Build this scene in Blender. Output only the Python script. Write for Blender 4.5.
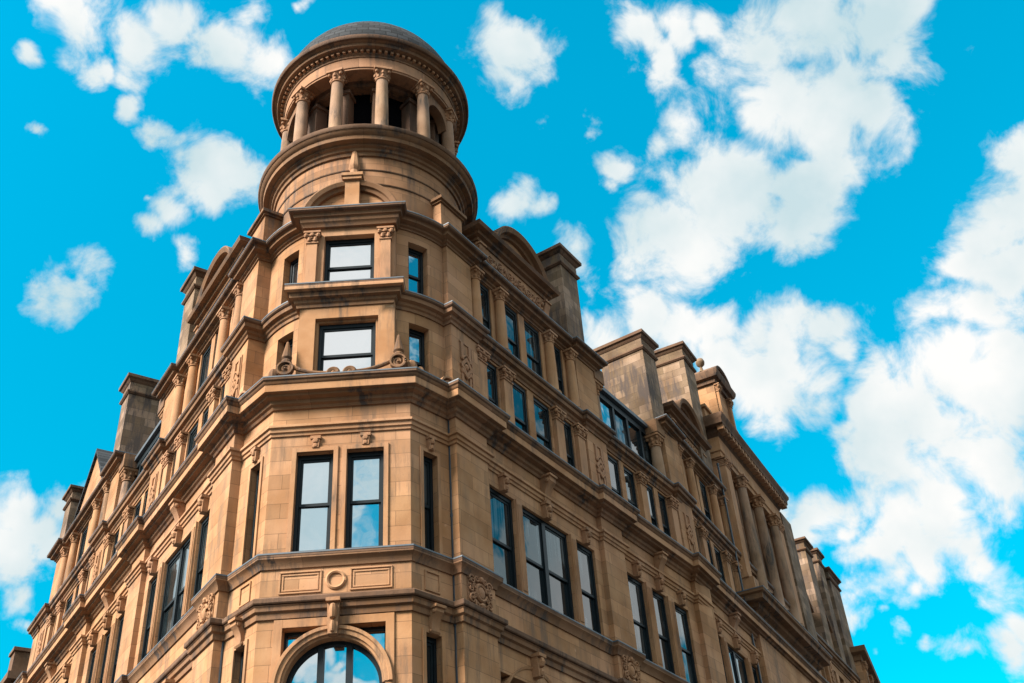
import bpy, bmesh, math, random
from math import sin, cos, pi, radians, sqrt, atan2, asin
from mathutils import Vector, Matrix
random.seed(7)
S = bpy.context.scene
for o in list(bpy.data.objects): bpy.data.objects.remove(o)

# ---------------------------------------------------------------- camera
PITCH, ROLL, YAW = radians(36.14), radians(4.40), radians(1.16)
cp, sp = cos(PITCH), sin(PITCH)
fw, rt, dn = Vector((0, cp, sp)), Vector((1, 0, 0)), Vector((0, sp, -cp))
cR = cos(ROLL)*rt + sin(ROLL)*dn
cD = -sin(ROLL)*rt + cos(ROLL)*dn
Rz = Matrix.Rotation(-YAW, 3, 'Z')
cR, cD, cF = Rz @ cR, Rz @ cD, Rz @ fw
cam = bpy.data.objects.new('camera', bpy.data.cameras.new('camera'))
S.collection.objects.link(cam)
cam.matrix_world = Matrix(((cR.x, -cD.x, -cF.x, 0), (cR.y, -cD.y, -cF.y, 0), (cR.z, -cD.z, -cF.z, 1.7), (0, 0, 0, 1)))
cam.data.sensor_width = 36
cam.data.lens = 36*1085/1024
cam.data.clip_end = 5000
S.camera = cam
def vdir(u, v):
    return (cR*(u-512) + cD*(v-341.5) + cF*1085).normalized()

# ---------------------------------------------------------------- light
SUN_AZ = Vector((-1.4, -1.0)).normalized()     # towards the sun, seen from above
SUN_EL = radians(38)
sd = bpy.data.lights.new('sun', 'SUN'); sd.energy = 5.0; sd.angle = radians(20); sd.color = (1, .92, .83)
so = bpy.data.objects.new('sun', sd); S.collection.objects.link(so)
tow = Vector((SUN_AZ.x*cos(SUN_EL), SUN_AZ.y*cos(SUN_EL), sin(SUN_EL)))
so.rotation_euler = tow.to_track_quat('Z', 'Y').to_euler()
so.location = (-30, -20, 60)
S.view_settings.view_transform = 'Standard'; S.view_settings.look = 'None'
S.view_settings.exposure = 1.32; S.view_settings.gamma = 1
S.view_settings.use_curve_mapping = False

# ---------------------------------------------------------------- sky
W = bpy.data.worlds.new('World'); S.world = W; W.use_nodes = True
nt = W.node_tree; nt.nodes.clear()
def N(t, tree=None, **k):
    n = (tree or nt).nodes.new(t)
    for a, b in k.items(): setattr(n, a, b)
    return n
def build_sky():
    L = nt.links.new
    def math_(op, a, b=None, c=None, clamp=False):
        n = N('ShaderNodeMath', operation=op, use_clamp=clamp)
        for i, v in enumerate((a, b, c)):
            if v is None: continue
            if isinstance(v, (int, float)): n.inputs[i].default_value = v
            else: L(v, n.inputs[i])
        return n.outputs[0]
    sky = N('ShaderNodeTexSky', sky_type='NISHITA', sun_disc=False)
    sky.sun_elevation = SUN_EL
    sky.sun_rotation = atan2(SUN_AZ.x, SUN_AZ.y)
    sky.air_density = 1.05; sky.dust_density = .15; sky.ozone_density = 3
    tc = N('ShaderNodeTexCoord'); D = tc.outputs['Generated']
    # warp the direction so that cloud outlines are ragged
    nz = N('ShaderNodeTexNoise'); nz.inputs['Scale'].default_value = 8; nz.inputs['Detail'].default_value = 7; nz.inputs['Roughness'].default_value = .52
    L(D, nz.inputs['Vector'])
    sub = N('ShaderNodeVectorMath', operation='SUBTRACT'); L(nz.outputs['Color'], sub.inputs[0]); sub.inputs[1].default_value = (.5, .5, .5)
    wrp = N('ShaderNodeVectorMath', operation='MULTIPLY_ADD'); L(sub.outputs[0], wrp.inputs[0]); wrp.inputs[1].default_value = (.10,)*3; L(D, wrp.inputs[2])
    acc = None
    for (u, v, r, *back) in CLOUDS:
        c = vdir(u, v)
        if back: c = Vector((c.x, -c.y, c.z))
        c_ = c; rr = r/1085*vdir(u, v).dot(cF)*1.07
        d = N('ShaderNodeVectorMath', operation='DISTANCE'); L(wrp.outputs[0], d.inputs[0]); d.inputs[1].default_value = c
        pk = .55 if r < 25 else .85
        q = math_('MULTIPLY_ADD', d.outputs['Value'], -pk/rr, pk)
        acc = q if acc is None else math_('SMOOTH_MAX', acc, q, .18)
    # elsewhere in the sky: free cloud field
    n2 = N('ShaderNodeTexNoise'); n2.inputs['Scale'].default_value = 6; n2.inputs['Detail'].default_value = 5; L(wrp.outputs[0], n2.inputs['Vector'])
    free = math_('MULTIPLY_ADD', n2.outputs['Fac'], 7.0, -2.85)
    dv = N('ShaderNodeVectorMath', operation='DISTANCE'); L(D, dv.inputs[0]); dv.inputs[1].default_value = cF
    msk = math_('MULTIPLY_ADD', dv.outputs['Value'], -8, 5.0, True)      # 1 near the view, 0 beyond
    free = math_('SUBTRACT', free, math_('MULTIPLY', msk, 6))
    sz = N('ShaderNodeSeparateXYZ'); L(D, sz.inputs[0])
    free = math_('ADD', free, math_('MULTIPLY', math_('MULTIPLY_ADD', sz.outputs['Z'], 4, -3.0, True), math_('MULTIPLY_ADD', msk, -.9, .9)))  # extra cloud added overhead, unseen, for more light from above
    den = math_('MAXIMUM', acc, free)
    n3 = N('ShaderNodeTexNoise'); n3.inputs['Scale'].default_value = 19; n3.inputs['Detail'].default_value = 10; n3.inputs['Roughness'].default_value = .6; n3.inputs['Distortion'].default_value = .35; L(D, n3.inputs['Vector'])
    den = math_('ADD', den, math_('MULTIPLY_ADD', n3.outputs['Fac'], 2.5, -1.29))
    mr = N('ShaderNodeMapRange', interpolation_type='SMOOTHSTEP'); L(den, mr.inputs['Value']); mr.inputs['From Min'].default_value = -.24; mr.inputs['From Max'].default_value = .44
    mask = mr.outputs[0]
    # cloud shading: thick parts a little greyer in soft patches
    n4 = N('ShaderNodeTexNoise'); n4.inputs['Scale'].default_value = 7; n4.inputs['Detail'].default_value = 5; L(D, n4.inputs['Vector'])
    cr = N('ShaderNodeMix', data_type='RGBA'); cr.inputs['A'].default_value = (*CLOUD_A, 1); cr.inputs['B'].default_value = (*CLOUD_B, 1)
    m4 = N('ShaderNodeMapRange'); L(n4.outputs['Fac'], m4.inputs['Value']); m4.inputs['From Min'].default_value = .35; m4.inputs['From Max'].default_value = .65
    L(m4.outputs[0], cr.inputs['Factor'])
    # clouds outside the view brightened beyond those in it, added fill for shaded walls
    bo = N('ShaderNodeVectorMath', operation='SCALE'); L(cr.outputs['Result'], bo.inputs[0]); L(math_('MULTIPLY_ADD', msk, -.85, 1.85), bo.inputs['Scale'])
    tint = N('ShaderNodeMix', data_type='RGBA', blend_type='MULTIPLY'); tint.inputs['Factor'].default_value = 1; L(sky.outputs[0], tint.inputs['A']); tint.inputs['B'].default_value = (*SKY_TINT, 1)
    mx = N('ShaderNodeMix', data_type='RGBA'); L(mask, mx.inputs['Factor']); low = N('ShaderNodeMapRange'); L(sz.outputs['Z'], low.inputs['Value']); low.inputs['From Min'].default_value = .3; low.inputs['From Max'].default_value = .75; low.inputs['To Min'].default_value = .70
    lo2 = N('ShaderNodeVectorMath', operation='SCALE'); L(tint.outputs['Result'], lo2.inputs[0]); L(low.outputs[0], lo2.inputs['Scale']); L(lo2.outputs[0], mx.inputs['A']); L(bo.outputs[0], mx.inputs['B'])
    # dark band added below the view, standing for rooftops, to dim low sky light
    sx = N('ShaderNodeSeparateXYZ'); L(D, sx.inputs[0])
    hz = N('ShaderNodeMapRange', interpolation_type='SMOOTHSTEP'); L(sx.outputs['Z'], hz.inputs['Value']); hz.inputs['From Min'].default_value = .16; hz.inputs['From Max'].default_value = .268
    dark_band = N('ShaderNodeMix', data_type='RGBA'); L(hz.outputs[0], dark_band.inputs['Factor']); dark_band.inputs['A'].default_value = (.16, .14, .13, 1); L(mx.outputs['Result'], dark_band.inputs['B'])
    mx = dark_band
    bg = N('ShaderNodeBackground'); bg.inputs['Strength'].default_value = SKY_STR
    L(mx.outputs['Result'], bg.inputs['Color'])
    out = N('ShaderNodeOutputWorld'); L(bg.outputs[0], out.inputs[0])
SKY_STR = .092
SKY_TINT = (.0, 1.50, 1.36)
CLOUD_A = (4.45, 4.4, 4.3); CLOUD_B = (2.6, 3.3, 3.5)
CLOUDS = [
 (45,0,30),(75,8,34),(110,0,22),(25,62,10),(85,62,14),
 (150,45,30),(185,32,34),(215,55,28),(262,62,22),(130,100,10),
 (215,160,30),(205,190,26),(235,175,26),(165,128,12),(165,215,18),(150,235,12),(185,265,14),
 (62,288,20),(88,270,17),(40,292,12),(70,308,9),
 (15,535,30),(45,555,20),(0,560,30),(20,605,12),(50,510,20),(0,520,30),
 (525,50,36),(505,90,22),(545,35,24),(510,15,18),(512,205,18),(535,210,12),(498,195,8),(328,4,10),
 (640,40,30),(655,70,22),(680,25,26),(720,20,20),(680,120,22),(655,128,14),(605,165,14),
 (760,60,45),(810,40,60),(870,30,50),(900,60,40),(850,90,55),(780,110,55),(830,130,45),(880,110,36),(900,0,40),(760,130,30),
 (690,180,45),(720,200,48),(660,215,45),(630,245,30),(700,240,42),(750,200,40),(640,265,22),(680,265,24),
 (810,195,34),(800,225,28),(840,180,24),
 (575,255,18),(585,275,14),
 (615,330,24),(655,315,30),(690,330,30),(720,330,30),(760,340,38),(800,345,40),(840,330,26),(770,375,40),(730,365,30),(820,385,24),(640,340,24),(670,350,30),(850,350,20),
 (985,220,40),(1010,200,40),(960,260,30),(1000,260,40),(940,300,24),(1024,170,30),(925,280,12),(975,310,26),
 (960,370,48),(910,390,48),(1000,350,48),(1020,400,60),(940,420,54),(890,430,40),(980,450,54),(870,410,26),(1010,470,48),(850,420,12),
 (820,490,30),(790,485,22),(850,500,24),(800,515,24),(840,520,18),(780,500,18),
 (900,530,40),(950,520,44),(1000,515,40),(870,545,30),(920,560,36),(980,550,26),(850,545,16),
 (870,590,22),(890,585,20),(850,600,18),(910,600,18),(850,585,16),
 (1005,590,24),(1024,585,20),(985,600,12),(860,622,14),(845,630,10),(1000,655,30),(1024,640,26),(965,668,18),(1024,670,24),(900,650,10),(880,655,8),
 (30,135,7),(100,60,9),(250,20,14),(300,20,8),(150,205,7),(585,120,8),(600,185,10),(560,160,7),(905,640,9),(930,655,8),(880,622,8),(25,625,8),
 (296,655,30,1),(345,676,26,1),(370,640,20,1),(315,500,60,1),(360,540,50,1),(330,262,22,1),(365,330,30,1),(335,352,20,1),
]
build_sky()

# ---------------------------------------------------------------- materials
def mat(name):
    m = bpy.data.materials.new(name); m.use_nodes = True
    t = m.node_tree; b = t.nodes['Principled BSDF']
    return m, t, b
def stone(name, base, dark, courses=True, bw=1.05, bh=.40, grime=.35, joint=.55, var=.16, bump=.25):
    """sandstone: blocks laid in UV metres, blotches and streaks in world space"""
    m, t, b = mat(name); L = t.links.new
    geo = N('ShaderNodeNewGeometry', t); uv = N('ShaderNodeTexCoord', t)
    def noise(scale, detail, vec=None, sz=None, rough=.55):
        n = N('ShaderNodeTexNoise', t); n.inputs['Scale'].default_value = scale; n.inputs['Detail'].default_value = detail; n.inputs['Roughness'].default_value = rough
        if sz is not None:
            mp = N('ShaderNodeMapping', t); mp.inputs['Scale'].default_value = sz; L(geo.outputs['Position'], mp.inputs['Vector']); L(mp.outputs[0], n.inputs['Vector'])
        else: L(vec or geo.outputs['Position'], n.inputs['Vector'])
        return n.outputs['Fac']
    def ramp(v, lo, hi, a=0., z=1.):
        r = N('ShaderNodeMapRange', t); L(v, r.inputs['Value'])
        for k, x in zip(('From Min', 'From Max', 'To Min', 'To Max'), (lo, hi, a, z)): r.inputs[k].default_value = x
        return r.outputs[0]
    def mix(f, a, c, mode='MIX'):
        n = N('ShaderNodeMix', t, data_type='RGBA', blend_type=mode)
        if isinstance(f, float): n.inputs['Factor'].default_value = f
        else: L(f, n.inputs['Factor'])
        for s, x in (('A', a), ('B', c)):
            if isinstance(x, tuple): n.inputs[s].default_value = (*x[:3], 1)
            else: L(x, n.inputs[s])
        return n.outputs['Result']
    def mul(a, k):
        n = N('ShaderNodeMath', t, operation='MULTIPLY'); L(a, n.inputs[0])
        if isinstance(k, float): n.inputs[1].default_value = k
        else: L(k, n.inputs[1])
        return n.outputs[0]
    base2 = tuple(x*(1-var)*y for x, y in zip(base, (1.02, .95, .86)))
    base3 = tuple(min(1, x*(1+var*.7)*y) for x, y in zip(base, (.98, 1.03, 1.10)))
    col = mix(ramp(noise(.9, 4), .35, .65), base2, base3)
    col = mix(mul(ramp(noise(.33, 3), .45, .68), .6), col, tuple(x*y for x, y in zip(base, (1.06, 1.10, 1.38))))
    br = None
    if courses:
        br = N('ShaderNodeTexBrick', t); L(uv.outputs['UV'], br.inputs['Vector'])
        br.inputs['Scale'].default_value = 1; br.inputs['Brick Width'].default_value = bw; br.inputs['Row Height'].default_value = bh
        br.inputs['Mortar Size'].default_value = .007; br.inputs['Mortar Smooth'].default_value = .4; br.offset = .5
        br.inputs['Color1'].default_value = (1-var, 1-var*1.05, 1-var*1.25, 1); br.inputs['Color2'].default_value = (1+var*.75, 1+var*.75, 1+var*.75, 1)
        br.inputs['Mortar'].default_value = (1-joint, 1-joint, 1-joint, 1); br.inputs['Bias'].default_value = -.15
        col = mix(1.0, col, br.outputs['Color'], 'MULTIPLY')
    # grime: patches and runs
    g = mul(ramp(noise(1.0, 6, sz=(3.4, 3.4, .45), rough=.72), .46, .66), ramp(noise(.5, 3), .40, .62))
    col = mix(mul(g, grime*1.6), col, dark)
    sp_ = ramp(noise(14, 5, rough=.7), .62, .75)
    col = mix(mul(sp_, grime*.7), col, dark)
    # pale repairs / lichen flecks
    pl = mul(ramp(noise(5, 3), .66, .72), ramp(noise(.7, 2), .5, .6))
    col = mix(mul(pl, .45), col, tuple(min(1, x*1.25+.06) for x in base))
    L(col, b.inputs['Base Color'])
    b.inputs['Roughness'].default_value = .88; b.inputs['Specular IOR Level'].default_value = .25
    bp = N('ShaderNodeBump', t); bp.inputs['Strength'].default_value = bump; bp.inputs['Distance'].default_value = .02
    hsum = noise(18, 6, rough=.7)
    if br is not None:
        sb = N('ShaderNodeMath', t, operation='MULTIPLY_ADD'); L(br.outputs['Fac'], sb.inputs[0]); sb.inputs[1].default_value = -.7; L(hsum, sb.inputs[2]); hsum = sb.outputs[0]
    L(hsum, bp.inputs['Height'])
    bv = N('ShaderNodeBevel', t); bv.samples = 2; bv.inputs['Radius'].default_value = .018
    L(bv.outputs[0], bp.inputs['Normal'])
    L(bp.outputs[0], b.inputs['Normal'])
    return m
GOLD = (.355, .186, .087)
M = {}
M['ashlar'] = stone('sandstone_ashlar', GOLD, (.13, .085, .055), bw=1.15, bh=.41, grime=.6, joint=.6, var=.19)
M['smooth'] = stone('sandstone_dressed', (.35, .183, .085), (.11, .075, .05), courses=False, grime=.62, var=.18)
M['cornice'] = stone('sandstone_weathered_shaded', (.205, .107, .052), (.055, .042, .035), courses=True, bw=1.3, bh=3, grime=1.0, joint=.5, var=.2)  # weathered mouldings; under the main cornice its dark tone stands for shade
M['carved'] = stone('sandstone_carved', (.30, .155, .075), (.10, .07, .045), courses=False, grime=.5, var=.15, bump=.5)
M['turret'] = stone('sandstone_turret', (.29, .148, .072), (.10, .065, .045), bw=1.2, bh=.56, grime=.75, joint=.6, var=.24)
M['weathered'] = stone('sandstone_column', (.26, .157, .09), (.06, .05, .042), courses=False, grime=1.1, var=.28, bump=.5)
M['chimney'] = stone('sandstone_sooty', (.215, .14, .086), (.075, .055, .045), bw=.85, bh=.36, grime=1.35, joint=.7, var=.40)
M['soot_shade'] = stone('sandstone_blackened_shaded', (.125, .068, .037), (.03, .023, .019), courses=False, grime=.8, var=.3, bump=.5)  # sooty tops and edges; inside the lantern its darkness stands for shade
def simple(name, col, rough=.5, metal=0., spec=.5, noise_amt=0., scale=6):
    m, t, b = mat(name)
    b.inputs['Base Color'].default_value = (*col, 1); b.inputs['Roughness'].default_value = rough; b.inputs['Metallic'].default_value = metal
    b.inputs['Specular IOR Level'].default_value = spec
    if noise_amt:
        n = N('ShaderNodeTexNoise', t); n.inputs['Scale'].default_value = scale; n.inputs['Detail'].default_value = 6
        g = N('ShaderNodeNewGeometry', t); t.links.new(g.outputs['Position'], n.inputs['Vector'])
        x = N('ShaderNodeMix', t, data_type='RGBA'); t.links.new(n.outputs['Fac'], x.inputs['Factor'])
        x.inputs['A'].default_value = (*[c*(1-noise_amt) for c in col], 1); x.inputs['B'].default_value = (*[c*(1+noise_amt) for c in col], 1)
        t.links.new(x.outputs['Result'], b.inputs['Base Color'])
    return m
M['frame'] = simple('dark_teal_paint', (.005, .010, .013), .5, spec=.2, noise_amt=.3)
M['lead'] = simple('lead_flashing', (.055, .07, .085), .55, 0., noise_amt=.4, scale=3)
M['iron'] = simple('cast_iron_pipe', (.02, .03, .04), .5)
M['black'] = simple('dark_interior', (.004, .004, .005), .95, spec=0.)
M['asphalt'] = simple('asphalt', (.035, .035, .036), .9, noise_amt=.3, scale=20)
M['paving'] = simple('paving_stone', (.05, .047, .044), .85, noise_amt=.25, scale=8)
M['white'] = simple('road_paint', (.8, .8, .78), .7)
def slate():
    m, t, b = mat('slate_roof'); L = t.links.new
    uv = N('ShaderNodeTexCoord', t)
    br = N('ShaderNodeTexBrick', t); L(uv.outputs['UV'], br.inputs['Vector']); br.inputs['Scale'].default_value = 1
    br.inputs['Brick Width'].default_value = .42; br.inputs['Row Height'].default_value = .24; br.inputs['Mortar Size'].default_value = .02
    br.inputs['Color1'].default_value = (.010, .012, .014, 1); br.inputs['Color2'].default_value = (.034, .038, .042, 1); br.inputs['Mortar'].default_value = (.004, .004, .005, 1)
    L(br.outputs['Color'], b.inputs['Base Color']); b.inputs['Roughness'].default_value = .8; b.inputs['Specular IOR Level'].default_value = .2
    bp = N('ShaderNodeBump', t); bp.inputs['Strength'].default_value = .6; bp.inputs['Distance'].default_value = .02; bp.invert = True
    L(br.outputs['Fac'], bp.inputs['Height']); L(bp.outputs[0], b.inputs['Normal'])
    return m
M['slate'] = slate()
def glass(name, ior):
    m, t, b = mat(name); L = t.links.new
    t.nodes.remove(b)
    di = N('ShaderNodeBsdfDiffuse', t); di.inputs['Color'].default_value = (.012, .017, .02, 1)
    if ior < 2:                                             # curtains and dark rooms behind the panes
        g0 = N('ShaderNodeNewGeometry', t); mp = N('ShaderNodeMapping', t); mp.inputs['Scale'].default_value = (9, 9, .12); L(g0.outputs['Position'], mp.inputs['Vector'])
        c1 = N('ShaderNodeTexNoise', t); c1.inputs['Scale'].default_value = 1; c1.inputs['Detail'].default_value = 2; L(mp.outputs[0], c1.inputs['Vector'])
        r1 = N('ShaderNodeMapRange', t); L(c1.outputs['Fac'], r1.inputs['Value']); r1.inputs['From Min'].default_value = .45; r1.inputs['From Max'].default_value = .7
        c2 = N('ShaderNodeTexNoise', t); c2.inputs['Scale'].default_value = .8; c2.inputs['Detail'].default_value = 1; L(g0.outputs['Position'], c2.inputs['Vector'])
        r2 = N('ShaderNodeMapRange', t); L(c2.outputs['Fac'], r2.inputs['Value']); r2.inputs['From Min'].default_value = .5; r2.inputs['From Max'].default_value = .58
        mm = N('ShaderNodeMath', t, operation='MULTIPLY'); L(r1.outputs[0], mm.inputs[0]); L(r2.outputs[0], mm.inputs[1])
        cc = N('ShaderNodeMix', t, data_type='RGBA'); L(mm.outputs[0], cc.inputs['Factor']); cc.inputs['A'].default_value = (.008, .013, .015, 1); cc.inputs['B'].default_value = (.10, .12, .125, 1)
        L(cc.outputs['Result'], di.inputs['Color'])
    gl = N('ShaderNodeBsdfGlossy', t); gl.inputs['Roughness'].default_value = .015; gl.inputs['Color'].default_value = (.93, .97, 1, 1)
    fr = N('ShaderNodeFresnel', t); fr.inputs['IOR'].default_value = ior
    g = N('ShaderNodeNewGeometry', t)
    n = N('ShaderNodeTexNoise', t); n.inputs['Scale'].default_value = 1.1; n.inputs['Detail'].default_value = 2; L(g.outputs['Position'], n.inputs['Vector'])
    bp = N('ShaderNodeBump', t); bp.inputs['Strength'].default_value = .25; bp.inputs['Distance'].default_value = .02; L(n.outputs['Fac'], bp.inputs['Height'])
    L(bp.outputs[0], gl.inputs['Normal'])
    mx = N('ShaderNodeMixShader', t); L(fr.outputs[0], mx.inputs[0]); L(di.outputs[0], mx.inputs[1]); L(gl.outputs[0], mx.inputs[2])
    L(mx.outputs[0], t.nodes['Material Output'].inputs[0])
    return m
M['glass'] = glass('window_glass', 1.55); M['mirror'] = glass('window_glass_bright', 4.8)

# ---------------------------------------------------------------- mesh helpers
class Frame:
    """s runs along the wall, d points out of it, h is height"""
    def __init__(self, o, ang, sg=1):
        self.o = Vector((o[0], o[1])); self.ang = radians(ang); self.sg = sg
        self.x = Vector((cos(self.ang), sin(self.ang))); self.y = Vector((sin(self.ang), -cos(self.ang)))
        self.off = random.random()*7
    def xy(self, s, d): return self.o + self.x*(s*self.sg) + self.y*d
    def map(self, s, d, h): p = self.xy(s, d); return Vector((p.x, p.y, h))
    rot = property(lambda self: self.ang)
    def rz(self, s): return self.ang
class Arc:
    def __init__(self, c, r): self.c = Vector(c); self.r = r; self.off = 3.3
    def a(self, s): return -pi/2 + s/self.r
    def xy(self, s, d): a = self.a(s); return self.c + Vector((cos(a), sin(a)))*(self.r+d)
    def map(self, s, d, h): p = self.xy(s, d); return Vector((p.x, p.y, h))
    def rz(self, s): return self.a(s) + pi/2
F0 = Frame((0, 0), 0); F0.off = 0
class MB:
    def __init__(self): self.v, self.f, self.uv = [], [], []
    def face(self, pts, uvs=None):
        i = len(self.v); self.v += [tuple(p) for p in pts]; self.f.append(tuple(range(i, i+len(pts))))
        self.uv += uvs if uvs else [(p[0]+p[1]*.7, p[2]) for p in pts]
    def q(self, F, c):                      # face from (s,d,h) corners
        ss, dd, hh = [[k[i] for k in c] for i in range(3)]
        es, ed, eh = [max(a)-min(a) for a in (ss, dd, hh)]
        if eh > 1e-6 and es >= ed: uv = [(s+F.off, h) for s, d, h in c]
        elif eh > 1e-6: uv = [(d+s+F.off+.3, h) for s, d, h in c]
        else: uv = [(s+F.off, d) for s, d, h in c]
        self.face([F.map(*k) for k in c], uv)
    def box(self, F, s0, s1, d0, d1, h0, h1, seg=1):
        st = [s0+(s1-s0)*i/seg for i in range(seg+1)]
        for a, b in zip(st, st[1:]):
            for d in (d0, d1): self.q(F, [(a, d, h0), (b, d, h0), (b, d, h1), (a, d, h1)])
            for h in (h0, h1): self.q(F, [(a, d0, h), (b, d0, h), (b, d1, h), (a, d1, h)])
        for s in (s0, s1): self.q(F, [(s, d0, h0), (s, d1, h0), (s, d1, h1), (s, d0, h1)])
        return self
    def panel(self, F, s0, s1, h0, h1, d, ops=(), rev=.34, seg=0.):
        S_ = sorted({s0, s1, *[o[0] for o in ops], *[o[1] for o in ops]})
        H_ = sorted({h0, h1, *[o[2] for o in ops], *[o[3] for o in ops]})
        if seg:
            n = []
            for a, b in zip(S_, S_[1:]):
                k = max(1, int((b-a)/seg)); n += [a+(b-a)*i/k for i in range(k)]
            S_ = n+[S_[-1]]
        inside = lambda s, h: any(o[0] < s < o[1] and o[2] < h < o[3] for o in ops)
        for a, b in zip(S_, S_[1:]):
            for c, e in zip(H_, H_[1:]):
                if not inside((a+b)/2, (c+e)/2): self.q(F, [(a, d, c), (b, d, c), (b, d, e), (a, d, e)])
        for a, b, c, e in ops:
            for s in (a, b): self.q(F, [(s, d, c), (s, d-rev, c), (s, d-rev, e), (s, d, e)])
            k = [x for x in S_ if a-1e-6 <= x <= b+1e-6]
            for x, y in zip(k, k[1:]):
                for h in (c, e): self.q(F, [(x, d, h), (y, d, h), (y, d-rev, h), (x, d-rev, h)])
        return self
    def prism(self, F, pts, d0, d1):
        n = len(pts)
        for d in (d0, d1): self.face([F.map(s, d, h) for s, h in pts], [(s+F.off, h) for s, h in pts])
        for i in range(n):
            a, b = pts[i], pts[(i+1) % n]
            self.face([F.map(a[0], d0, a[1]), F.map(b[0], d0, b[1]), F.map(b[0], d1, b[1]), F.map(a[0], d1, a[1])], [(a[0], a[1]), (b[0], b[1]), (b[0]+.3, b[1]), (a[0]+.3, a[1])])
        return self
    def ring(self, F, cs, ch, prof, a0, a1, n):
        """prof: closed list of (radius, d); swept round (cs,ch) in the wall plane"""
        P = [[F.map(cs+r*cos(a0+(a1-a0)*i/n), d, ch+r*sin(a0+(a1-a0)*i/n)) for r, d in prof] for i in range(n+1)]
        m = len(prof)
        for i in range(n):
            for j in range(m):
                k = (j+1) % m
                self.face([P[i][j], P[i+1][j], P[i+1][k], P[i][k]], [(i*.2, j*.1), (i*.2+.2, j*.1), (i*.2+.2, j*.1+.1), (i*.2, j*.1+.1)])
        for e in (P[0], P[-1]): self.face(e)
        return self
    def sweep(self, path, prof, closed=False):
        path = [Vector(p) for p in path]; n = len(path); off = []
        for i in range(n):
            def nrm(a, b): t = (b-a).normalized(); return Vector((t.y, -t.x))
            if closed: n1, n2 = nrm(path[i-1], path[i]), nrm(path[i], path[(i+1) % n])
            else:
                n1 = nrm(path[i-1], path[i]) if i else None; n2 = nrm(path[i], path[i+1]) if i < n-1 else None
                n1 = n1 or n2; n2 = n2 or n1
            m = n1+n2; m = m/max(.25, m.dot(n1)) if m.length > 1e-4 else n1
            off.append(m)
        P = [[Vector((path[i].x+off[i].x*o, path[i].y+off[i].y*o, h)) for o, h in prof] for i in range(n)]
        u = [0.]
        for i in range(1, n): u.append(u[-1]+(path[i]-path[i-1]).length)
        u.append(u[-1]+.4)
        w = [0.]
        for a, b in zip(prof, prof[1:]): w.append(w[-1]+sqrt((a[0]-b[0])**2+(a[1]-b[1])**2))
        for i in range(n if closed else n-1):
            k = (i+1) % n
            for j in range(len(prof)-1):
                self.face([P[i][j], P[k][j], P[k][j+1], P[i][j+1]], [(u[i], w[j]), (u[i+1], w[j]), (u[i+1], w[j+1]), (u[i], w[j+1])])
        if not closed:
            for e in (P[0], P[-1]): self.face(e)
        return self
    def lathe(self, c, prof, n=16, a0=0., a1=2*pi):
        full = abs(a1-a0-2*pi) < 1e-6
        P = [[(c[0]+r*cos(a0+(a1-a0)*i/n), c[1]+r*sin(a0+(a1-a0)*i/n), c[2]+h) for r, h in prof] for i in range(n+1)]
        R = max(p[0] for p in prof); w = [0.]
        for a, b in zip(prof, prof[1:]): w.append(w[-1]+sqrt((a[0]-b[0])**2+(a[1]-b[1])**2))
        for i in range(n):
            for j in range(len(prof)-1):
                du = (a1-a0)*R/n
                self.face([P[i][j], P[i+1][j], P[i+1][j+1], P[i][j+1]], [(i*du, w[j]), (i*du+du, w[j]), (i*du+du, w[j+1]), (i*du, w[j+1])])
        return self
    def ball(self, c, rx, ry, rz, n=8):
        for i in range(n):
            for j in range(n//2):
                f = lambda a, b: (c[0]+rx*cos(a)*sin(b), c[1]+ry*sin(a)*sin(b), c[2]+rz*cos(b))
                a, b, e, g = 2*pi*i/n, 2*pi*(i+1)/n, pi*j/(n//2), pi*(j+1)/(n//2)
                self.face([f(a, e), f(b, e), f(b, g), f(a, g)])
        return self
    def tube(self, pts, r, n=6, r1=None):
        pts = [Vector(p) for p in pts]; rings = []
        for i, p in enumerate(pts):
            t = (pts[min(i+1, len(pts)-1)]-pts[max(i-1, 0)]).normalized()
            a = t.cross(Vector((.13, 1, .07))).normalized(); b = t.cross(a)
            rr = r+(r1-r)*i/(len(pts)-1) if r1 is not None else r
            rings.append([p+(a*cos(2*pi*k/n)+b*sin(2*pi*k/n))*rr for k in range(n)])
        for x, y in zip(rings, rings[1:]):
            for k in range(n): self.face([x[k], x[(k+1) % n], y[(k+1) % n], y[k]])
        self.face(rings[0]); self.face(rings[-1])
        return self
    def data(self, name, m, smooth=35):
        me = bpy.data.meshes.new(name)
        me.from_pydata(self.v, [], self.f)
        ul = me.uv_layers.new(name='UVMap'); ul.data.foreach_set('uv', [x for p in self.uv for x in p])
        bm = bmesh.new(); bm.from_mesh(me)
        bmesh.ops.remove_doubles(bm, verts=bm.verts, dist=.0004)
        bmesh.ops.dissolve_degenerate(bm, edges=bm.edges, dist=.0002)
        bmesh.ops.recalc_face_normals(bm, faces=bm.faces)
        bm.to_mesh(me); bm.free()
        me.polygons.foreach_set('use_smooth', [True]*len(me.polygons))
        me.set_sharp_from_angle(angle=radians(smooth))
        me.materials.append(M[m]); me.update()
        return me
WL = {}                                      # world position of each object
def link(name, me, loc, rz, parent):
    o = bpy.data.objects.new(name, me); S.collection.objects.link(o)
    q = Vector(loc)
    if parent is not None:
        pw, pr = WL[parent.name]; o.parent = parent
        o.location = Matrix.Rotation(-pr, 3, 'Z') @ (q-pw); o.rotation_euler = (0, 0, rz-pr)
    else: o.location = q; o.rotation_euler = (0, 0, rz)
    WL[o.name] = (q, rz)
    return o
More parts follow.
